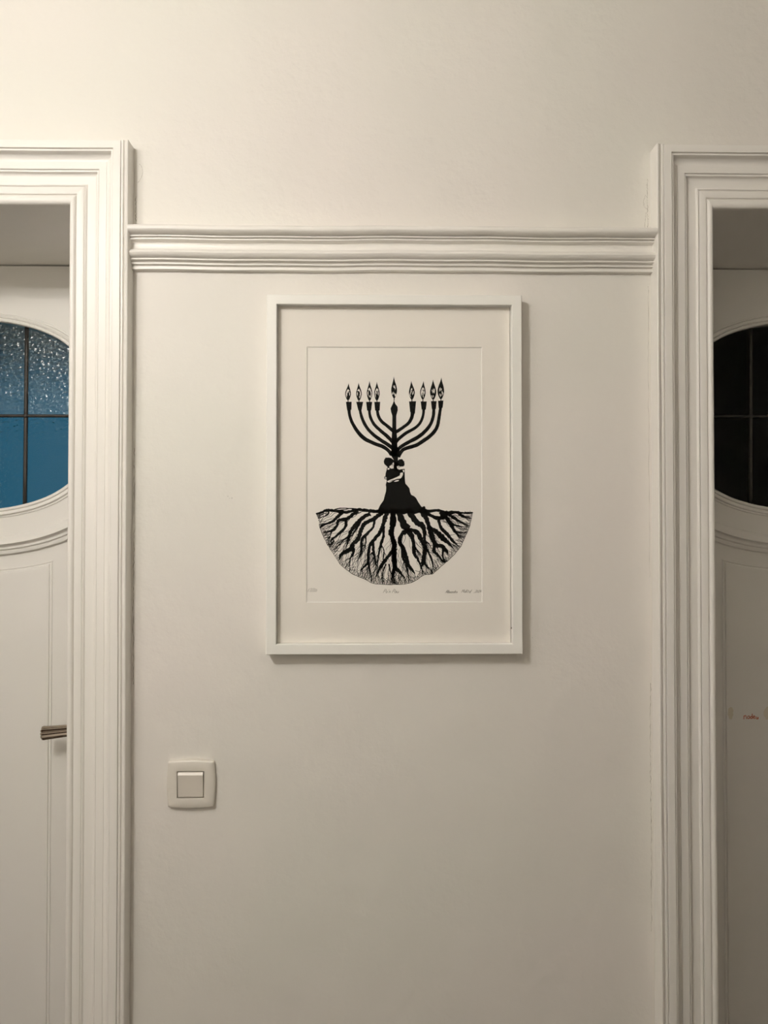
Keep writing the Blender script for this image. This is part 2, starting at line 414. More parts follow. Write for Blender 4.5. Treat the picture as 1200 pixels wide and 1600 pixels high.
def door(name, op, cz, lead_dx, glass, glass_low, label, handle_side):
    x0, x1 = op[0] + 0.004, op[1] - 0.004
    z0, z1 = 0.008, ZO - 0.0025
    cx = 0.5 * (x0 + x1)
    root = tag(empty(name, (cx, YD + DT, 0)), label, 'door', kind='structure')
    # leaf: slab with a super-elliptic hole
    angs = [2 * math.pi * k / 96 for k in range(96)]
    for px, pz in ((x0, z0), (x1, z0), (x1, z1), (x0, z1)):
        ca = math.atan2(pz - cz, px - cx) % (2 * math.pi)
        j = min(range(len(angs)), key=lambda i: abs(angs[i] - ca)); angs[j] = ca
    hole, outer = [], []
    for a in angs:
        d = Vector((math.cos(a), math.sin(a)))
        # hole point in direction a
        lo, hi = 0.0, 1.0
        for _ in range(40):
            m = 0.5 * (lo + hi)
            if (abs(m * d.x) / OA) ** ON + (abs(m * d.y) / OB) ** ON < 1: lo = m
            else: hi = m
        hole.append((cx + lo * d.x, cz + lo * d.y))
        ts = []
        if abs(d.x) > 1e-9: ts += [((x1 if d.x > 0 else x0) - cx) / d.x]
        if abs(d.y) > 1e-9: ts += [((z1 if d.y > 0 else z0) - cz) / d.y]
        t = min(ts); outer.append((cx + t * d.x, cz + t * d.y))
    bm = bmesh.new()
    rows = [[(x, YD, z) for x, z in outer], [(x, YD, z) for x, z in hole], [(x, YD + DT, z) for x, z in hole], [(x, YD + DT, z) for x, z in outer]]
    strip(bm, rows, close_rows=True, close_cols=True)
    obj('door_leaf', bm, M['door'], root)
    # rim moulding around the glass
    rim = [(-3.5, -9), (-3.5, 2.5), (-2.5, 4.2), (-0.5, 5.0), (2.0, 4.6), (3.0, 3.0), (3.6, 1.6), (4.4, 1.6), (5.0, 4.2), (7.5, 5.6), (10, 5.4), (11.2, 4.2), (11.8, 1.6), (12.6, 1.4), (13.0, 2.6), (15.4, 2.4), (16, 0), (16, -1)]
    bm = bmesh.new(); rows = []
    for k in range(120):
        t = 2 * math.pi * k / 120
        rows.append([(cx + sup(t, OA + o / 1000, OB + o / 1000)[0], YD - v / 1000, cz + sup(t, OA + o / 1000, OB + o / 1000)[1]) for o, v in rim])
    strip(bm, rows, close_rows=True)
    obj('oval_moulding', bm, M['door'], root, smooth='edges')
    # curved apron moulding under the oval
    apr = [(54, -1), (54, 1.0), (56.5, 5.0), (60, 10.0), (64, 14.4), (68, 17.4), (71.0, 18.4), (71.6, 17.6), (71.9, 12.0), (73.2, 9.6), (75.4, 8.4), (78.2, 8.2), (78.6, 10.4), (81.4, 10.2), (81.9, 6.8), (83.4, 5.8), (84.6, 5.8), (85, 7.8), (90, 7.6), (91.0, 7.0), (91.4, 2.2), (93, 1.6), (93, -1)]
    bm = bmesh.new(); rows = []
    hw = min(cx - x0, x1 - cx) - 0.002
    nn = 64
    for k in range(nn + 1):
        row = []
        for o, v in apr:
            a_, b_ = OA + o / 1000, OB + o / 1000
            lim = min(hw, a_ * 0.985)
            dx = -lim + 2 * lim * k / nn
            row.append((cx + dx, YD - v / 1000, cz - oval_h(dx, a_, b_)))
        rows.append(row)
    strip(bm, rows, caps=True)
    obj('apron_moulding', bm, M['door'], root, smooth='edges')
    # raised panel whose top follows the apron
    ph = 0.221
    bm = bmesh.new()
    def outline(inset, v):
        pts = []
        for k in range(33):
            dx = -(ph - inset) + 2 * (ph - inset) * k / 32
            pts.append((cx + dx, YD - v, cz - oval_h(dx, OA + 0.121, OB + 0.121) - inset))
        pts += [(cx + ph - inset, YD - v, 0.22 + inset), (cx - ph + inset, YD - v, 0.22 + inset)]
        return pts
    rows = [outline(0, -0.001), outline(0, 0.0022), outline(0.0012, 0.0026), outline(0.0026, 0.0008), outline(0.0052, 0.0008), outline(0.0060, 0.0038), outline(0.010, 0.0042)]
    vr = strip(bm, rows, close_cols=True)
    bm.faces.new(vr[-1])
    obj('raised_panel', bm, M['door'], root)
    # leaded panes: three columns, two rows
    edges = [-OA - .001, -lead_dx, lead_dx, OA + .001]
    yg = YD + 0.012
    for c in range(3):
        for r_ in (0, 1):
            a = max(edges[c], -OA * 0.9995) + (0.0012 if c else 0); b = min(edges[c + 1], OA * 0.9995) - (0.0012 if c < 2 else 0)
            nx = 24; top, bot = [], []
            for k in range(nx + 1):
                dx = a + (b - a) * (0.5 - 0.5 * math.cos(math.pi * k / nx))
                hh = max(oval_h(dx, OA, OB) - 0.0004, 0.0022)
                if r_ == 0: top.append((cx + dx, cz + hh)); bot.append((cx + dx, cz + 0.0012))
                else: top.append((cx + dx, cz - 0.0012)); bot.append((cx + dx, cz - hh))
            bm = bmesh.new()
            rows = [[(t[0], yg, t[1]), (q[0], yg, q[1]), (q[0], yg + .004, q[1]), (t[0], yg + .004, t[1])] for t, q in zip(top, bot)]
            strip(bm, rows, close_cols=True, caps=True)
            obj('pane', bm, glass if r_ == 0 else glass_low, root)
    def came(pa, pb, wd):
        (xA, zA), (xB, zB) = pa, pb
        d = Vector((xB - xA, zB - zA)); n = Vector((-d.y, d.x)).normalized()
        rows = []
        for k in range(7):
            t = k / 6
            row = []
            for q, v in ((-1, -0.003), (-1, 0.001), (-0.6, 0.0026), (0, 0.0032), (0.6, 0.0026), (1, 0.001), (1, -0.003)):
                row.append((xA + d.x * t + n.x * q * wd / 2, yg - v, zA + d.y * t + n.y * q * wd / 2))
            rows.append(row)
        bm = bmesh.new(); strip(bm, rows, caps=True)
        return obj('lead_came', bm, M['lead'], root, smooth=True)
    for s in (-1, 1):
        hh = oval_h(lead_dx, OA, OB)
        came((cx + s * lead_dx - 0.0012 * s, cz + hh), (cx + s * lead_dx - 0.0030, cz - hh), 0.0078)
    came((cx - OA, cz), (cx + OA, cz), 0.0062)
    for s in (-1, 1):
        bm = bmesh.new(); lathe(bm, (cx + s * lead_dx - 0.002, yg - 0.0036, cz), [(0.0052, 0.002), (0.0048, 0), (0.002, -0.0012)], 12, 'y')
        obj('solder_joint', bm, M['lead'], root, smooth=True)
    # lever handle
    hx = (x1 - 0.048) if handle_side > 0 else (x0 + 0.048)
    hz = 1.083
    hd = obj('door_handle', handle_plate(hx, hz), M['bronze'], root, smooth=False)
    bm = bmesh.new(); lathe(bm, (hx, YD, hz), [(0.011, -0.006), (0.0105, -0.02), (0.0095, -0.045), (0.010, -0.062)], 20, 'y')
    obj('neck', bm, M['bronze'], hd, smooth=True)
    obj('lever', lever(hx, hz, -handle_side), M['bronze'], hd, smooth=True)
    bm = bmesh.new(); lathe(bm, (hx, YD - 0.0055, hz - 0.07), [(0.006, 0.0), (0.006, -0.0012), (0.003, -0.0014)], 16, 'y')
    obj('keyhole', bm, M['gap'], hd)
    return root

def handle_plate(hx, hz):
    bm = bmesh.new()
    pts = []
    for k in range(32):
        t = 2 * math.pi * k / 32
        px, pz = sup(t, 0.019, 0.115, 5)
        pts.append((px, pz - 0.045))
    rows = [[(hx + x, YD + 0.001, hz + z) for x, z in pts], [(hx + x, YD - 0.004, hz + z) for x, z in pts], [(hx + x * .9, YD - 0.0055, hz - .045 + (z + .045) * .985) for x, z in pts]]
    strip(bm, rows, close_cols=True, caps=True)
    return bm

def lever(hx, hz, s):
    """fluted bar that widens towards its blunt tip"""
    bm = bmesh.new(); rows = []
    L = 0.100; y0 = YD - 0.058
    stations = [(-0.012, 0.0060), (-0.008, 0.0085), (0, 0.0092), (0.02, 0.0092), (0.05, 0.0100), (0.08, 0.0110), (0.090, 0.0116), (0.0935, 0.0108), (0.095, 0.0085)]
    nf = 72
    for u, r in stations:
        row = []
        for k in range(nf):
            a = 2 * math.pi * k / nf
            fl = 1.0 + 0.24 * math.cos(9 * a)
            ry, rz = r * 0.62 * fl, r * fl
            row.append((hx + s * u, y0 - ry * math.cos(a), hz + rz * math.sin(a) - 0.10 * u))
        rows.append(row)
    strip(bm, rows, close_cols=True, caps=True)
    return bm

CZ = 1.7180
door('door_1', OPEN_L, CZ, 0.160, M['glass_blue'], M['glass_fine'], 'white panelled door with an oval of hammered glass lit blue by dusk', 1)
door('door_2', OPEN_R, CZ + 0.002, 0.151, M['glass_dark'], M['glass_dark'], 'white panelled door in shade with an oval of black leaded glass', 1)

# ------------------------------------------------------------------ flat drawing helpers (print, pencil, crayon)
def catmull(pts, sub=6):
    if len(pts) < 3: return list(pts)
    out = []
    P_ = [pts[0]] + list(pts) + [pts[-1]]
    for i in range(1, len(P_) - 2):
        a, b, c, d = P_[i - 1], P_[i], P_[i + 1], P_[i + 2]
        for k in range(sub):
            t = k / sub
            out.append(tuple(0.5 * ((2 * b[j]) + (-a[j] + c[j]) * t + (2 * a[j] - 5 * b[j] + 4 * c[j] - d[j]) * t * t + (-a[j] + 3 * b[j] - 3 * c[j] + d[j]) * t ** 3) for j in range(len(b))))
    out.append(tuple(pts[-1]))
    return out

class Flat:
    """2-D ink in drawing units, laid on a plane facing -Y."""
    def __init__(s, fx, fz, y): s.fx, s.fz, s.y, s.bm = fx, fz, y, bmesh.new()
    def p(s, x, z): return s.bm.verts.new((s.fx(x), s.y, s.fz(z)))
    def poly(s, pts):
        try: f = s.bm.faces.new([s.p(*q) for q in pts])
        except ValueError: return
        f.normal_update()
        bmesh.ops.triangulate(s.bm, faces=[f], ngon_method='EAR_CLIP')
    def line(s, pts, jag=0.0, sub=6, rnd=random):
        """pts: (x, z, width)"""
        c = catmull(pts, sub); n = len(c)
        L, R_ = [], []
        for i, (x, z, w_) in enumerate(c):
            a, b = c[max(i - 1, 0)], c[min(i + 1, n - 1)]
            dx, dz = b[0] - a[0], b[1] - a[1]; l = math.hypot(dx, dz) or 1
            nx, nz = -dz / l, dx / l
            h1 = w_ / 2 * (1 + jag * rnd.uniform(-1, 1)); h2 = w_ / 2 * (1 + jag * rnd.uniform(-1, 1))
            L.append(s.p(x + nx * h1, z + nz * h1)); R_.append(s.p(x - nx * h2, z - nz * h2))
        for i in range(n - 1):
            s.bm.faces.new((L[i], R_[i], R_[i + 1], L[i + 1]))
    def done(s, name, mat, parent):
        for f in s.bm.faces:
            f.normal_update()
            if f.normal.y > 0: f.normal_flip()
        return obj(name, s.bm, mat, parent, recalc=False)

# ------------------------------------------------------------------ framed print
FX0, FX1, FZ0, FZ1 = -0.1775, 0.2503, 1.2738, 1.8755
IX0, IX1, IZ0, IZ1 = -0.1606, 0.2327, 1.2906, 1.8590
MX0, MX1, MZ0, MZ1 = -0.1118, 0.1853, 1.3585, 1.7910
FD = 0.0255          # depth of the frame
YM = -0.0115         # face of the mat board
pic = tag(empty('framed_print', (0.5 * (FX0 + FX1), 0, FZ0)), 'black and white candelabrum tree print in a white wooden frame hanging on the wall', 'picture')
# four mitred rails
fp = [(0.0, 0.0), (0.0, FD - 0.0008), (0.0008, FD), (0.0160, FD), (0.0168, FD - 0.0008), (0.0168, 0.004), (0.0168, 0.0)]
oc = [(FX0, FZ0), (FX1, FZ0), (FX1, FZ1), (FX0, FZ1)]
ins = [(1, 1), (-1, 1), (-1, -1), (1, -1)]
for k in range(4):
    a, b = k, (k + 1) % 4
    rows = []
    for q in (a, b):
        rows.append([(oc[q][0] + ins[q][0] * s, -v - 0.0005, oc[q][1] + ins[q][1] * s) for s, v in fp])
    bm = bmesh.new(); strip(bm, rows, close_cols=True, caps=True)
    obj('frame_rail', bm, M['frame_white'], pic)
obj('backing_board', boxes((IX0 + .0005, IX1 - .0005, -0.0086, -0.003, IZ0 + .0005, IZ1 - .0005)), M['mat'], pic)
# mat board with bevelled window
bv = 0.0014
bm = bmesh.new()
def rect(x0, x1, z0, z1, y): return [(x0, y, z0), (x1, y, z0), (x1, y, z1), (x0, y, z1)]
g = 0.0004
rows = [rect(IX0 + g, IX1 - g, IZ0 + g, IZ1 - g, YM + 0.0015), rect(IX0 + g, IX1 - g, IZ0 + g, IZ1 - g, YM), rect(MX0, MX1, MZ0, MZ1, YM)]
strip(bm, rows, close_cols=True)
mat_o = obj('mat_board', bm, M['mat'], pic)
bm = bmesh.new()
strip(bm, [rect(MX0, MX1, MZ0, MZ1, YM), rect(MX0 + bv, MX1 - bv, MZ0 + bv, MZ1 - bv, YM + 0.0016)], close_cols=True)
obj('bevel_cut', bm, M['bevel'], mat_o)
YP = YM + 0.0018
paper = obj('print_paper', boxes((MX0 - .004, MX1 + .004, YP, YP + 0.0004, MZ0 - .004, MZ1 + .004)), M['paper'], pic)
obj('glazing', boxes((IX0 + g, IX1 - g, YM - 0.0034, YM - 0.0016, IZ0 + g, IZ1 - g)), M['glazing'], pic)

fx = lambda x: -0.1118 + (x - 479.0) / 274.3 * 0.2971
fz = lambda y: 1.7910 - (y - 542.3) / 399.0 * 0.4325
INK = YP - 0.00012
CUT = YP - 0.00024
zA = lambda x, y: (520 + x / 6.0, 570 + y / 6.0)
zB = lambda x, y: (540 + x / 7.5, 690 + y / 7.5)
zC = lambda x, y: (485 + x / 8.889, 780 + y / 8.889)
zD = lambda x, y: (610 + x / 8.0, 780 + y / 8.0)
def tr(f, pts, k=None):
    r = []
    for p_ in pts:
        x, y = f(p_[0], p_[1])
        r.append((x, y) if len(p_) == 2 else (x, y, p_[2] / k))
    return r

# --- candelabrum: stem, arms, cups, flames
d = Flat(fx, fz, INK); wht = Flat(fx, fz, CUT)
arms = [
    [(150, 415, 38), (157, 480, 34), (188, 560, 37), (240, 640, 42), (300, 698, 44), (390, 742, 40), (470, 772, 42), (520, 808, 40), (550, 850, 40)],
    [(252, 420, 30), (270, 495, 33), (310, 580, 36), (370, 650, 38), (450, 710, 40), (520, 755, 42), (575, 800, 40)],
    [(340, 425, 30), (350, 490, 32), (385, 560, 34), (440, 615, 36), (505, 670, 40), (570, 735, 40)],
    [(415, 425, 32), (425, 480, 34), (455, 532, 36), (510, 577, 36), (575, 632, 40)],
    [(748, 440, 44), (740, 492, 40), (712, 545, 36), (660, 588, 36), (585, 636, 38)],
    [(852, 415, 30), (845, 480, 30), (815, 550, 32), (765, 598, 34), (690, 640, 36), (625, 690, 36), (580, 740, 38)],
    [(946, 410, 34), (942, 480, 36), (915, 560, 38), (860, 630, 40), (790, 685, 42), (705, 730, 40), (640, 770, 38), (590, 815, 38)],
    [(1011, 400, 32), (1000, 470, 36), (984, 562, 38), (956, 622, 40), (908, 672, 42), (850, 714, 42), (782, 756, 42), (700, 782, 40), (650, 806, 40), (612, 868, 40)],
]
for a in arms: d.line([(x, y, w_ * 0.84) for x, y, w_ in tr(zA, a, 6.0)], 0.06)
cups = [[(122, 350), (175, 350), (173, 425), (132, 428)], [(218, 350), (283, 350), (268, 428), (238, 432)], [(311, 350), (368, 350), (358, 432), (320, 432)],
        [(388, 350), (443, 350), (438, 432), (395, 432)], [(714, 345), (780, 343), (769, 462), (724, 445)], [(823, 345), (881, 345), (872, 422), (832, 422)],
        [(920, 342), (973, 342), (966, 416), (928, 418)], [(987, 338), (1037, 336), (1030, 405), (992, 407)]]
for c in cups: d.poly(tr(zA, c))
d.poly(tr(zA, [(573, 335), (585, 368), (606, 395), (608, 428), (599, 460), (594, 482), (594, 600), (602, 700), (606, 860), (545, 860), (550, 700), (556, 600), (557, 480), (545, 445), (540, 410), (560, 370)]))
flames = [(147, 175, 335, 114, 168), (240, 170, 337, 217, 270), (342, 152, 337, 317, 369), (412, 160, 337, 386, 438), (571, 112, 315, 546, 601),
          (735, 150, 327, 713, 768), (850, 152, 325, 817, 870), (940, 138, 327, 911, 970), (1018, 118, 322, 982, 1044)]
rf = random.Random(3)
for i, (tx, ty, by, lx, rx) in enumerate(flames):
    cx_ = 0.5 * (lx + rx); hgt = by - ty
    R1 = [(tx, ty), (tx + (rx - tx) * .30, ty + hgt * .20), (tx + (rx - tx) * .78, ty + hgt * .42), (rx, ty + hgt * .62), (rx - 4, ty + hgt * .78), (cx_ + (rx - cx_) * .45, ty + hgt * .95), (cx_ + 3, by)]
    L1 = [(cx_ - 5, by), (cx_ - (cx_ - lx) * .5, ty + hgt * .93), (lx + 4, ty + hgt * .78), (lx, ty + hgt * .60), (tx - (tx - lx) * .72, ty + hgt * .40), (tx - (tx - lx) * .30, ty + hgt * .20)]
    d.poly(tr(zA, catmull(R1 + L1 + [R1[0]], 3)[:-1]))
    d.line(tr(zA, [(cx_, by - 6, 9), (cx_ + 1, by + 8, 8), (cx_ - 1, by + 22, 9)], 6.0))
    # paper-white lights inside the flame
    wd = rx - lx
    if i in (0, 1, 2, 3, 6):
        s_ = -1 if i in (0, 3, 6) else 1
        wht.poly(tr(zA, [(cx_ + s_ * -0.30 * wd, ty + hgt * .46), (cx_ + s_ * -0.02 * wd, ty + hgt * .34), (cx_ + s_ * .20 * wd, ty + hgt * .44), (cx_ + s_ * .36 * wd, ty + hgt * .60), (cx_ + s_ * .34 * wd, ty + hgt * .74), (cx_ + s_ * .20 * wd, ty + hgt * .86), (cx_ + s_ * .24 * wd, ty + hgt * .64), (cx_ + s_ * .06 * wd, ty + hgt * .48)]))
        wht.poly(tr(zA, [(cx_ - s_ * .36 * wd, ty + hgt * .60), (cx_ - s_ * .22 * wd, ty + hgt * .50), (cx_ - s_ * .20 * wd, ty + hgt * .66), (cx_ - s_ * .30 * wd, ty + hgt * .76)]))
    for _ in range(3 if i < 4 else 9):
        u = rf.uniform(-.30, .30) * wd; v_ = rf.uniform(.38, .80)
        wht.line(tr(zA, [(cx_ + u, ty + hgt * v_, 2), (cx_ + u + rf.uniform(-5, 5), ty + hgt * (v_ + .06), 6), (cx_ + u + rf.uniform(-7, 7), ty + hgt * (v_ + .13), 2)], 6.0), 0.3, 3)
d.done('candelabrum_drawing', M['ink'], paper)
wht.done('flame_highlights', M['paper'], paper)['kind'] = 'stuff'
def patch(pts):
    q = Flat(fx, fz, CUT); q.poly(pts); q.done('unprinted_patch', M['paper'], paper)

# --- the two embracing figures and the trunk
b = Flat(fx, fz, INK)
b.poly(tr(zB, [(540, -40), (606, -40), (603, 60), (640, 115), (614, 190), (612, 225), (640, 300), (640, 345), (560, 345), (566, 262), (560, 215), (546, 195), (520, 140), (540, 100)]))
def blob(f, pts, sub=4, jag=0):
    c = catmull(pts + [pts[0]], sub)[:-1]
    return tr(f, [(x + random.uniform(-jag, jag), y + random.uniform(-jag, jag)) for x, y in c])
b.poly(blob(zB, [(468, 192), (500, 190), (535, 196), (560, 220), (566, 250), (548, 262), (528, 280), (508, 296), (488, 290), (470, 284), (452, 262), (448, 225)], 4, 4))
b.poly(blob(zB, [(606, 232), (630, 210), (662, 212), (684, 236), (690, 262), (682, 290), (660, 300), (638, 296), (622, 290), (600, 292)], 4, 4))
b.poly(tr(zB, [(600, 225), (606, 300), (640, 330), (690, 322), (692, 420), (698, 495), (722, 520), (748, 552), (752, 590), (768, 628), (800, 642), (824, 664), (850, 712), (884, 762), (936, 812), (980, 826), (930, 846), (860, 838), (800, 856), (740, 836), (680, 858), (620, 838), (560, 860), (500, 838), (440, 852), (390, 836), (320, 830), (378, 802), (402, 750), (444, 690), (456, 640), (470, 590), (474, 540), (468, 510), (478, 478), (480, 450), (452, 440), (450, 418), (464, 408), (468, 372), (480, 335), (520, 322), (560, 318), (562, 260)]))
b.poly(tr(zB, [(468, 278), (512, 294), (528, 316), (524, 334), (478, 338), (480, 318), (492, 306)]))
patch(tr(zB, [(508, 302), (528, 284), (548, 266), (557, 244), (563, 254), (566, 274), (556, 288), (557, 306), (540, 315), (524, 314), (514, 310)]))
patch(tr(zB, [(488, 322), (500, 313), (517, 320), (508, 332), (492, 333)]))
patch(tr(zB, [(597, 290), (606, 296), (620, 286), (640, 302), (660, 294), (680, 305), (684, 318), (664, 316), (648, 326), (626, 334), (606, 322)]))
patch(tr(zB, [(482, 468), (510, 456), (560, 436), (606, 416), (634, 400), (638, 374), (652, 366), (670, 368), (671, 388), (657, 420), (642, 436), (602, 441), (562, 455), (532, 476), (509, 484), (494, 480)]))
patch(tr(zB, [(562, 473), (584, 459), (606, 453), (624, 455), (618, 467), (592, 474)]))
patch(tr(zB, [(668, 338), (680, 332), (686, 350), (680, 366), (672, 356)]))
patch(tr(zB, [(456, 420), (468, 416), (480, 430), (474, 440), (458, 436)]))
eye = Flat(fx, fz, CUT - 0.0001)
eye.line(tr(zB, [(536, 280, 6), (548, 276, 8), (558, 280, 5)], 7.5)); eye.line(tr(zB, [(544, 300, 4), (552, 302, 5)], 7.5))
eye.line(tr(zB, [(612, 304, 6), (624, 302, 8), (632, 308, 5)], 7.5)); eye.line(tr(zB, [(612, 322, 4), (622, 324, 5)], 7.5))
eye.line(tr(zB, [(512, 470, 4), (540, 464, 6), (556, 452, 4)], 7.5)); eye.line(tr(zB, [(455, 428, 5), (466, 424, 5), (474, 432, 5)], 7.5))
b.done('embracing_figures_drawing', M['ink'], paper)
eye.done('face_lines_drawing', M['ink'], paper)

# --- roots
r = Flat(fx, fz, INK)
rl = random.Random(11)
KC, KD = 8.889, 8.0
left_roots = [
    [(980, 175, 60), (880, 170, 44), (800, 165, 40), (650, 150, 36), (520, 182, 40), (420, 178, 40), (330, 165, 34), (225, 158, 34), (150, 190, 26), (75, 205, 12)],
    [(640, 140, 16), (500, 130, 12), (400, 132, 12), (330, 152, 14)], [(660, 160, 30), (560, 135, 10), (480, 150, 10), (380, 160, 16)],
    [(660, 165, 50), (590, 215, 44), (500, 280, 46), (395, 298, 42), (370, 365, 30), (330, 420, 34), (262, 452, 26), (180, 470, 8)],
    [(450, 180, 46), (380, 245, 38), (310, 312, 32), (210, 350, 24), (160, 380, 16), (135, 410, 6)],
    [(255, 170, 22), (240, 220, 16), (170, 250, 10), (130, 260, 6)], [(200, 350, 14), (160, 360, 12), (130, 400, 6)],
    [(490, 300, 36), (490, 380, 34), (420, 462, 34), (350, 520, 22), (300, 560, 26), (282, 592, 8)],
    [(310, 560, 18), (330, 590, 10), (300, 600, 6)], [(330, 410, 26), (290, 470, 14), (270, 545, 8)],
    [(830, 205, 50), (720, 265, 52), (630, 360, 52), (565, 440, 44), (535, 520, 36), (520, 600, 26), (485, 690, 8)],
    [(540, 520, 20), (470, 560, 16), (430, 610, 12), (360, 665, 6)],
    [(980, 200, 56), (860, 285, 52), (750, 345, 50), (695, 450, 50), (665, 545, 56), (595, 620, 50), (570, 685, 66), (480, 735, 52), (415, 785, 30), (400, 855, 8)],
    [(600, 680, 44), (590, 765, 36), (552, 830, 16), (540, 935, 5)], [(700, 300, 26), (650, 395, 28), (600, 470, 18), (580, 525, 8)],
    [(890, 285, 30), (868, 395, 30), (785, 485, 34), (715, 560, 36), (706, 700, 30), (690, 780, 22), (662, 840, 10), (658, 930, 4)],
    [(1050, 215, 60), (1015, 340, 52), (965, 460, 44), (880, 570, 46), (822, 655, 36), (805, 780, 38), (802, 870, 36), (745, 940, 26), (690, 1000, 10)],
    [(805, 860, 28), (822, 985, 22), (855, 1125, 6)], [(765, 520, 22), (770, 600, 16), (765, 625, 6)],
    [(1012, 380, 44), (1012, 520, 34), (972, 650, 36), (948, 770, 24), (930, 900, 16), (935, 990, 6)], [(985, 640, 12), (1020, 720, 14), (1015, 830, 8), (1010, 860, 6)],
    [(870, 590, 26), (874, 710, 36), (895, 820, 26), (910, 950, 14), (880, 1012, 6)], [(850, 740, 26), (885, 790, 22)],
    [(1145, 190, 66), (1130, 380, 56), (1118, 490, 60), (1160, 590, 56), (1160, 690, 60), (1085, 790, 44), (1010, 885, 44), (955, 975, 34), (905, 1085, 10)],
    [(1165, 690, 60), (1172, 850, 54), (1168, 950, 40), (1130, 1080, 14), (1140, 1150, 5)], [(1090, 900, 20), (1110, 1010, 14), (1160, 1060, 8)], [(1050, 900, 16), (1000, 1030, 12), (1010, 1150, 5)],
]
right_roots = [
    [(30, 160, 60), (40, 300, 50), (20, 420, 44), (40, 560, 52), (40, 700, 50), (50, 850, 50), (25, 950, 30), (12, 1020, 8)], [(50, 850, 44), (115, 915, 36), (175, 985, 8)],
    [(110, 180, 80), (160, 300, 84), (205, 385, 80), (140, 440, 44), (115, 540, 46), (168, 635, 46), (200, 740, 42), (228, 830, 36), (270, 890, 30), (305, 930, 8)],
    [(190, 770, 26), (200, 850, 28), (220, 950, 12), (230, 1040, 5)], [(110, 500, 40), (140, 600, 30), (160, 740, 34), (180, 800, 16)],
    [(205, 370, 70), (268, 470, 52), (290, 580, 42), (298, 690, 40), (340, 750, 26), (385, 850, 16), (400, 930, 5)],
    [(240, 375, 30), (335, 425, 50), (395, 530, 52), (428, 600, 52), (420, 700, 50), (405, 790, 50), (390, 850, 8)], [(430, 600, 36), (480, 680, 24), (520, 780, 20), (535, 870, 6)],
    [(420, 790, 30), (460, 850, 22), (490, 875, 8)], [(290, 590, 30), (330, 640, 22), (380, 690, 6)],
    [(235, 160, 76), (310, 275, 66), (395, 335, 60), (425, 420, 40), (428, 520, 26), (480, 560, 14), (500, 600, 5)],
    [(410, 170, 70), (455, 270, 52), (490, 380, 56), (530, 500, 56), (565, 575, 52), (640, 590, 44), (690, 640, 44), (718, 695, 8)],
    [(560, 575, 34), (540, 645, 40), (590, 700, 26), (655, 780, 22), (690, 785, 10)], [(660, 620, 26), (650, 700, 22), (665, 770, 16)],
    [(490, 360, 44), (580, 415, 54), (650, 485, 64), (720, 550, 34), (790, 622, 8)],
    [(430, 165, 60), (500, 205, 40), (590, 240, 44), (690, 232, 42), (740, 295, 44), (800, 325, 26), (890, 345, 10), (950, 350, 5)],
    [(600, 250, 32), (625, 350, 38), (695, 425, 40), (775, 520, 30), (850, 590, 8)], [(745, 310, 40), (790, 390, 34), (840, 450, 24), (860, 500, 8)], [(800, 400, 26), (880, 420, 14), (960, 410, 5)],
    [(430, 150, 44), (600, 145, 30), (700, 175, 48), (820, 165, 30), (900, 175, 20), (960, 176, 20), (1030, 168, 8)], [(620, 160, 40), (660, 205, 60), (720, 185, 40)], [(600, 240, 36), (660, 215, 44)],
    [(715, 185, 36), (800, 240, 34), (880, 290, 22), (970, 335, 6)], [(830, 165, 34), (900, 215, 32), (975, 240, 8)],
]
mains = [tr(zC, q, KC) for q in left_roots] + [tr(zD, q, KD) for q in right_roots]
for q in mains:
    q = [(x, y, w_ * 1.10) for x, y, w_ in q]
    if q[0][1] < 808 and 590 < q[0][0] < 665:     # run the big roots up into the skirt of the trunk
        q = [(q[0][0] + (617 - q[0][0]) * 0.10, q[0][1] - 6.0, q[0][2] * 1.15)] + q
    q[-1] = (q[-1][0], q[-1][1], max(q[-1][2], 0.9))
    r.line(q, 0.26, 7, rl)
bound = tr(zC, [(75, 205), (110, 290), (135, 410), (180, 515), (240, 640), (310, 740), (410, 900), (510, 985), (610, 1050), (740, 1105), (870, 1170), (1050, 1187), (1180, 1187)]) + \
        tr(zD, [(90, 1068), (220, 1055), (330, 1010), (420, 948), (520, 937), (600, 870), (690, 792), (720, 770), (800, 690), (880, 590), (930, 480), (980, 370), (1000, 280), (1028, 168)])
r.line([(x + rl.uniform(-.5, .5), y + rl.uniform(-.4, .4), 0.75) for x, y in catmull(bound, 4)][6:], 0.3, 1, rl)
poly_b = bound + [(735, 797), (670, 800), (560, 798), (500, 799)]
def inside(x, y):
    c = False; n = len(poly_b); j = n - 1
    for i in range(n):
        xi, yi = poly_b[i]; xj, yj = poly_b[j]
        if (yi > y) != (yj > y) and x < (xj - xi) * (y - yi) / (yj - yi) + xi: c = not c
        j = i
    return c
for q in mains:
    cq = catmull(q, 8)
    for _ in range(13):
        i = rl.randrange(len(cq) // 5, len(cq)); x, y, w0 = cq[i]
        if y < 806 and rl.random() < 0.6: continue
        ang = math.atan2(y - 770, (x - 617) * 0.8) + rl.gauss(0, 0.32)
        pts = []; w1 = rl.uniform(0.35, 0.85); L_ = rl.randint(8, 34); kink = rl.choice((-1, 1))
        for k in range(L_):
            pts.append((x, y, w1 * (1 - 0.5 * k / L_)))
            if rl.random() < 0.3: kink = -kink
            base = math.atan2(y - 770, x - 617)
            ang += 0.25 * (base - ang) + kink * rl.uniform(0, 0.35)
            x += 1.7 * math.cos(ang); y += 1.7 * math.sin(ang)
            if not inside(x, y): break
        if len(pts) > 2: r.line(pts, 0.2, 2, rl)
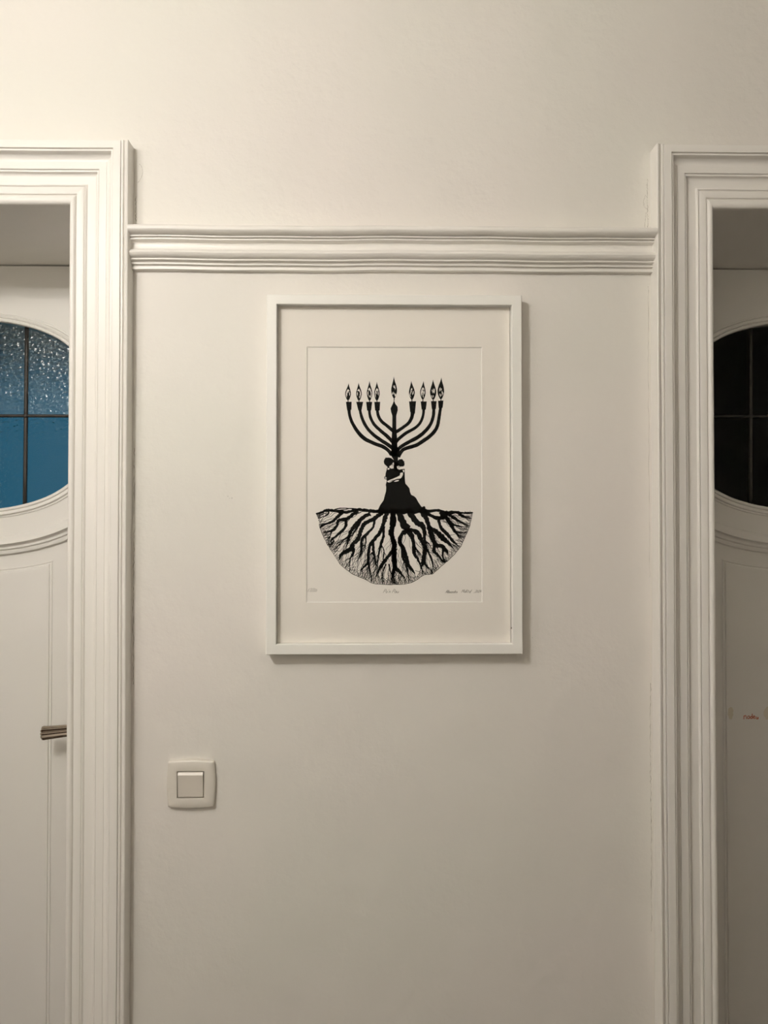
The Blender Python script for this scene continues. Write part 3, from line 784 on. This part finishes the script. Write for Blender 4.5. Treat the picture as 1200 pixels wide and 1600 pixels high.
for i in range(len(bound) * 6):               # hair roots meeting the rim
    cb = catmull(bound, 6)
    x, y = cb[(i * 1) % len(cb)]
    base = math.atan2(y - 770, x - 617); pts = []
    ang = base + math.pi + rl.gauss(0, 0.35)
    for k in range(rl.randint(4, 9)):
        pts.append((x, y, rl.uniform(0.4, 0.8)))
        x += 1.9 * math.cos(ang); y += 1.9 * math.sin(ang); ang += rl.gauss(0, 0.3)
        if not inside(x, y): break
    if len(pts) > 2: r.line(pts, 0.2, 2, rl)
r.done('roots_drawing', M['ink'], paper)

# --- pencil inscription under the image: edition number, title, signature with year
def scrawl(F, strokes, ox_, oy_, sc, w_, shear=0.42):
    for st in strokes:
        F.line([(ox_ + (x - y * shear) * sc, oy_ + y * sc, w_) for x, y in st], 0.15, 4)
G = {   # small handwritten strokes, x right, y down, letter height about 6 (baseline y = 0)
 '1': [[(0, -6), (0, 0)]], '7': [[(0, -6), (3.4, -6), (1.4, 0)]], '/': [[(3, -7), (0, 1)]], '3': [[(0, -6), (2.6, -5.4), (1, -3.2), (3, -1.6), (0, 0)]],
 '0': [[(1.6, -5), (0, -2.6), (1.4, 0), (3.2, -2.6), (1.6, -5)]], '2': [[(0, -4.6), (1.6, -6), (3, -4.4), (0, 0), (3.4, -.2)]], '4': [[(2.4, -6), (0, -2), (3.6, -2)], [(2.6, -4), (2.2, 0)]],
 'a': [[(3, -3), (1, -3.4), (0, -1.2), (1.4, 0), (3, -2.6), (3.2, 0)]], 'n': [[(0, -3.2), (.4, 0)], [(.4, -2), (2, -3.4), (2.8, 0)]], 'u': [[(0, -3.2), (.6, -.2), (2.4, -.6), (2.8, -3.2), (3.2, 0)]],
 'e': [[(0, -1.6), (2.4, -2.2), (1.2, -3.4), (0, -1.4), (1.4, 0), (3, -.6)]], 'l': [[(0, 0), (1.4, -5.4), (.8, -6.6), (.2, -1), (1.6, 0)]], 'x': [[(0, -3.2), (2.6, 0)], [(2.6, -3.2), (0, 0)]],
 'd': [[(2.6, -3), (.8, -3.2), (0, -1), (1.4, 0), (3, -6.6), (3, 0)]], 'r': [[(0, -3.2), (.3, 0)], [(.3, -2), (2.2, -3.2)]], 'o': [[(1.4, -3.3), (0, -1.6), (1.4, 0), (2.8, -1.6), (1.4, -3.3)]],
 'A': [[(0, 0), (2.4, -7), (4, 0)], [(.8, -2.6), (3.6, -2.6)]], 'M': [[(0, 0), (1, -7), (2.6, -2), (4.8, -7), (5, 0)]], 'P': [[(0, 0), (.6, -7)], [(.4, -7), (3.6, -6), (2.8, -3.6), (.4, -3.2)]],
 'i': [[(0, -3.2), (.3, 0)], [(.3, -5), (.6, -5.2)]], 't': [[(.8, -6), (.6, -.4), (2, 0)], [(-.6, -4), (2.4, -4.2)]], 'f': [[(2.6, -6.6), (1, -5), (.4, 1.6)], [(-.4, -3), (2.4, -3.2)]], ',': [[(0.4, -.4), (0, 1.4)]], "'": [[(0.4, -6.4), (0, -5)]], ' ': [],
}
def handwrite(F, text, x, y, sc, w_, adv):
    for ch in text:
        scrawl(F, G[ch], x, y, sc, w_); x += adv.get(ch, 3.9) * sc
ADV = {'1': 1.8, '/': 3.0, 'i': 1.8, 'l': 2.2, 'A': 4.8, 'M': 6.2, 'P': 4.4, ' ': 3.2, ',': 2.4, "'": 1.6, 't': 3.0}
pw = Flat(fx, fz, INK)
CUR = dict(ADV, a=3.1, e=3.0, x=2.8, n=3.0, d=3.2, r=2.3, o=3.0, f=2.6, **{'0': 3.6, '2': 3.6, '4': 3.8})
handwrite(pw, '17/30', 481.5, 924.5, 0.82, 0.55, ADV)
pw.done('pencil_edition_number', M['pencil'], paper); pw = Flat(fx, fz, INK)
handwrite(pw, "Po'n Pau", 598.5, 926.5, 0.84, 0.55, dict(ADV, n=3.4))
pw.done('pencil_title', M['pencil'], paper); pw = Flat(fx, fz, INK)
handwrite(pw, 'Alexandra', 695.5, 926.8, 0.66, 0.55, CUR)
handwrite(pw, 'Malitof', 720.5, 926.2, 0.70, 0.55, CUR)
handwrite(pw, ',2024', 740.2, 926.0, 0.66, 0.50, CUR)
pw.done('pencil_signature', M['pencil'], paper)
# a small nick on the right rail of the frame
bm = bmesh.new(); lathe(bm, (0.2315, -FD - 0.0004, 1.317), [(0.0012, 0.0003), (0.0009, -0.0002), (0.0003, -0.0003)], 10, 'y')
obj('paint_chip', bm, M['crack'], pic)

# ------------------------------------------------------------------ light switch
SX, SZ = -0.3052, 1.0540
sw = tag(empty('light_switch', (SX, 0, SZ)), 'square cream plastic rocker light switch on the wall beside the left casing', 'light switch')
def bulged(hw, hh, bul, rad, n=13):
    """rounded square with slightly convex sides"""
    pts = []
    for (sx, sz, a0) in ((1, 1, 0), (-1, 1, 90), (-1, -1, 180), (1, -1, 270)):
        for k in range(5):
            a = math.radians(a0 + 90 * k / 4)
            pts.append((sx * (hw - rad) + rad * math.cos(a), sz * (hh - rad) + rad * math.sin(a)))
        # side that follows
        x1_, z1_ = pts[-1]
        nx_, nz_ = {0: (-1, 1), 90: (-1, -1), 180: (1, -1), 270: (1, 1)}[a0]
        for k in range(1, n):
            t = k / n; bl = bul * math.sin(math.pi * t)
            if a0 == 0: pts.append((x1_ - 2 * (hw - rad) * t, hh + bl))
            elif a0 == 90: pts.append((-hw - bl, z1_ - 2 * (hh - rad) * t))
            elif a0 == 180: pts.append((x1_ + 2 * (hw - rad) * t, -hh - bl))
            else: pts.append((hw + bl, z1_ + 2 * (hh - rad) * t))
    return pts
op_ = 0.0226
ring = bulged(0.0388, 0.0388, 0.0022, 0.0035)
def scaled(k, y): return [(SX + x * k, -y, SZ + z * k) for x, z in ring]
def sq(h, y):
    out = []
    for x, z in ring:
        m_ = max(abs(x), abs(z)); out.append((SX + x / m_ * h, -y, SZ + z / m_ * h))
    return out
bm = bmesh.new()
rows = [scaled(1.0, 0.0), scaled(1.0, 0.0045), scaled(0.99, 0.0066), scaled(0.965, 0.0078), scaled(0.92, 0.0086), sq(op_ + 0.0012, 0.0100), sq(op_, 0.0096), sq(op_, 0.003)]
strip(bm, rows, close_cols=True)
obj('cover_plate', bm, M['plastic'], sw, smooth='edges')
obj('recess', boxes((SX - op_, SX + op_, -0.0034, -0.0004, SZ - op_, SZ + op_)), M['gap'], sw)
bm = bmesh.new()
h = op_ - 0.0016
prof = [(h, 0.0034), (h, 0.0088), (h - 0.0006, 0.0098), (h - 0.0042, 0.0122), (h - 0.0052, 0.0123), (0.0, 0.0106), (-h + 0.0012, 0.0092), (-h, 0.0086), (-h, 0.0034)]
rows = [[(x, -v, SZ + z) for z, v in prof] for x in (SX - h, SX + h)]
strip(bm, rows, close_cols=True, caps=True)
obj('rocker', bm, M['rocker'], sw)

# ------------------------------------------------------------------ wear: hairline cracks, marks (flat, on the surfaces they belong to)
rc = random.Random(5)
def ident(v): return v
def crack(parent, pts, y, w_, name='hairline_crack', mat='crack', jit=0.0008, n=26):
    F = Flat(ident, ident, y)
    c = catmull(pts, n)
    F.line([(x + rc.uniform(-jit, jit), z, max(0.00015, 0.55 * w_ * rc.uniform(0.1, 1.4))) for x, z in c], 0.2, 1, rc)
    F.done(name, M[mat], parent)
crack(wall_front, [(-0.4047, 1.62), (-0.4040, 1.50), (-0.4050, 1.36), (-0.4042, 1.22)], -0.0003, 0.0011)
crack(wall_front, [(-0.4045, 2.05), (-0.4042, 2.02), (-0.4046, 1.995)], -0.0003, 0.0013, n=10)
crack(wall_front, [(-0.3990, 2.106), (-0.3955, 2.102), (-0.3930, 2.092), (-0.3962, 2.080), (-0.4015, 2.073)], -0.0003, 0.0008, jit=0.0004, n=6)
crack(wall_front, [(0.4735, 2.085), (0.4728, 2.05), (0.4736, 2.01), (0.4728, 2.0)], -0.0003, 0.0011)
crack(wall_front, [(0.4700, 2.058), (0.4668, 2.048), (0.4675, 2.038), (0.4715, 2.034)], -0.0003, 0.0007, jit=0.0004, n=6)
crack(wall_front, [(0.4708, 2.028), (0.4690, 2.012), (0.4685, 1.999)], -0.0003, 0.0007, jit=0.0004, n=6)
crack(wall_front, [(0.4738, 1.22), (0.4728, 1.10), (0.4736, 0.98), (0.4730, 0.80)], -0.0003, 0.0010)
crack(wall_front, [(0.4738, 1.90), (0.4732, 1.70), (0.4737, 1.40)], -0.0003, 0.0006)
for x, z, s_ in ((-0.246, 1.538, 0.0011), (-0.239, 1.535, 0.0013), (-0.243, 1.5345, 0.0007), (-0.3795, 1.999, 0.0010), (0.272, 1.297, 0.0008)):
    F = Flat(ident, ident, -0.0003)
    F.poly([(x + s_ * math.cos(a) * rc.uniform(.6, 1.3), z + s_ * math.sin(a) * rc.uniform(.6, 1.3)) for a in [k * math.pi / 4 for k in range(8)]])
    F.done('small_scuff', M['smudge'], wall_front)

door2 = bpy.data.objects['door_2']; door1 = bpy.data.objects['door_1']
# red crayon scrawl on the right door and two residues of old tape beside it
F = Flat(ident, ident, YD - 0.0046)
def cw(strokes):
    for st in strokes: F.line([(0.7765 + x * 0.00125, 1.0825 + y * 0.00125, 0.0014) for x, y in st], 0.2, 4, rc)
cw([[(0, 0), (0.4, 6)], [(0.4, 4.5), (3, 6.4), (4.6, 0.4)],                        # n
    [(8.5, 5.6), (6.2, 4.2), (6.6, 1.2), (9.4, 1.6), (9.6, 4.6), (8.2, 5.8)],      # o
    [(13.6, 4.6), (11.4, 4.2), (11.4, 1.4), (13.8, 1.8), (14.2, 9.2)], [(14.2, 9.0), (14.4, 1.0)],   # d
    [(16.0, 3.2), (18.6, 4.0), (17.4, 5.8), (15.8, 3.2), (17.6, 1.0), (19.4, 1.6)],  # e
    [(20.6, 4.6), (21.0, 1.0), (23.2, 0.6), (23.8, 3.8), (24.2, 0.2)]])              # u
F.done('red_scrawl', M['red'], door2)
def residue(x, z, rx, rz, parent, mat='stain'):
    F = Flat(ident, ident, YD - 0.0044)
    F.poly([(x + rx * math.cos(a) * rc.uniform(.8, 1.1), z + rz * math.sin(a) * rc.uniform(.85, 1.1)) for a in [k * math.pi / 9 for k in range(18)]])
    F.done('tape_residue', M[mat], parent)
residue(0.7488, 1.0960, 0.0062, 0.0135, door2)
residue(0.8275, 1.0940, 0.0085, 0.0140, door2)

# ------------------------------------------------------------------ pendant lamps (behind the camera) that light the hall
def pendant(name, spec, label):
    x, y, z = spec['loc']; rr = spec['r']
    root = tag(empty(name, (x, y, z)), label, 'lamp')
    mat = glow(name + '_opal_glass', LAMP_COLOR, 6.0)
    mat.cycles.emission_sampling = 'NONE'
    bm = bmesh.new(); bmesh.ops.create_uvsphere(bm, u_segments=32, v_segments=20, radius=rr * 0.96)
    bmesh.ops.translate(bm, verts=bm.verts, vec=(x, y, z))
    obj('globe', bm, mat, root, smooth=True)
    ld = bpy.data.lights.new('globe_light', 'POINT'); ld.energy = spec['power']
    ld.shadow_soft_size = rr; ld.color = LAMP_COLOR
    lo = bpy.data.objects.new('globe_light', ld); C.objects.link(lo); lo.parent = root
    bm = bmesh.new(); lathe(bm, (x, y, z + rr * 0.9), [(rr * 0.45, 0), (rr * 0.45, 0.02), (rr * 0.25, 0.035), (0.008, 0.04)], 20)
    obj('fitter', bm, M['brass'], root, smooth=True)
    bm = bmesh.new(); lathe(bm, (x, y, 0), [(0.006, z + rr * 0.9 + 0.03), (0.006, H - 0.03)], 10)
    obj('rod', bm, M['brass'], root, smooth=True)
    bm = bmesh.new(); lathe(bm, (x, y, H), [(0.02, -0.035), (0.05, -0.02), (0.055, 0.0)], 24)
    obj('ceiling_rose', bm, M['brass'], root, smooth=True)
pendant('pendant_lamp', LAMP_A, 'large opal globe pendant hanging from the hall ceiling')
pendant('pendant_lamp', LAMP_B, 'small opal globe pendant hanging nearer the picture wall')
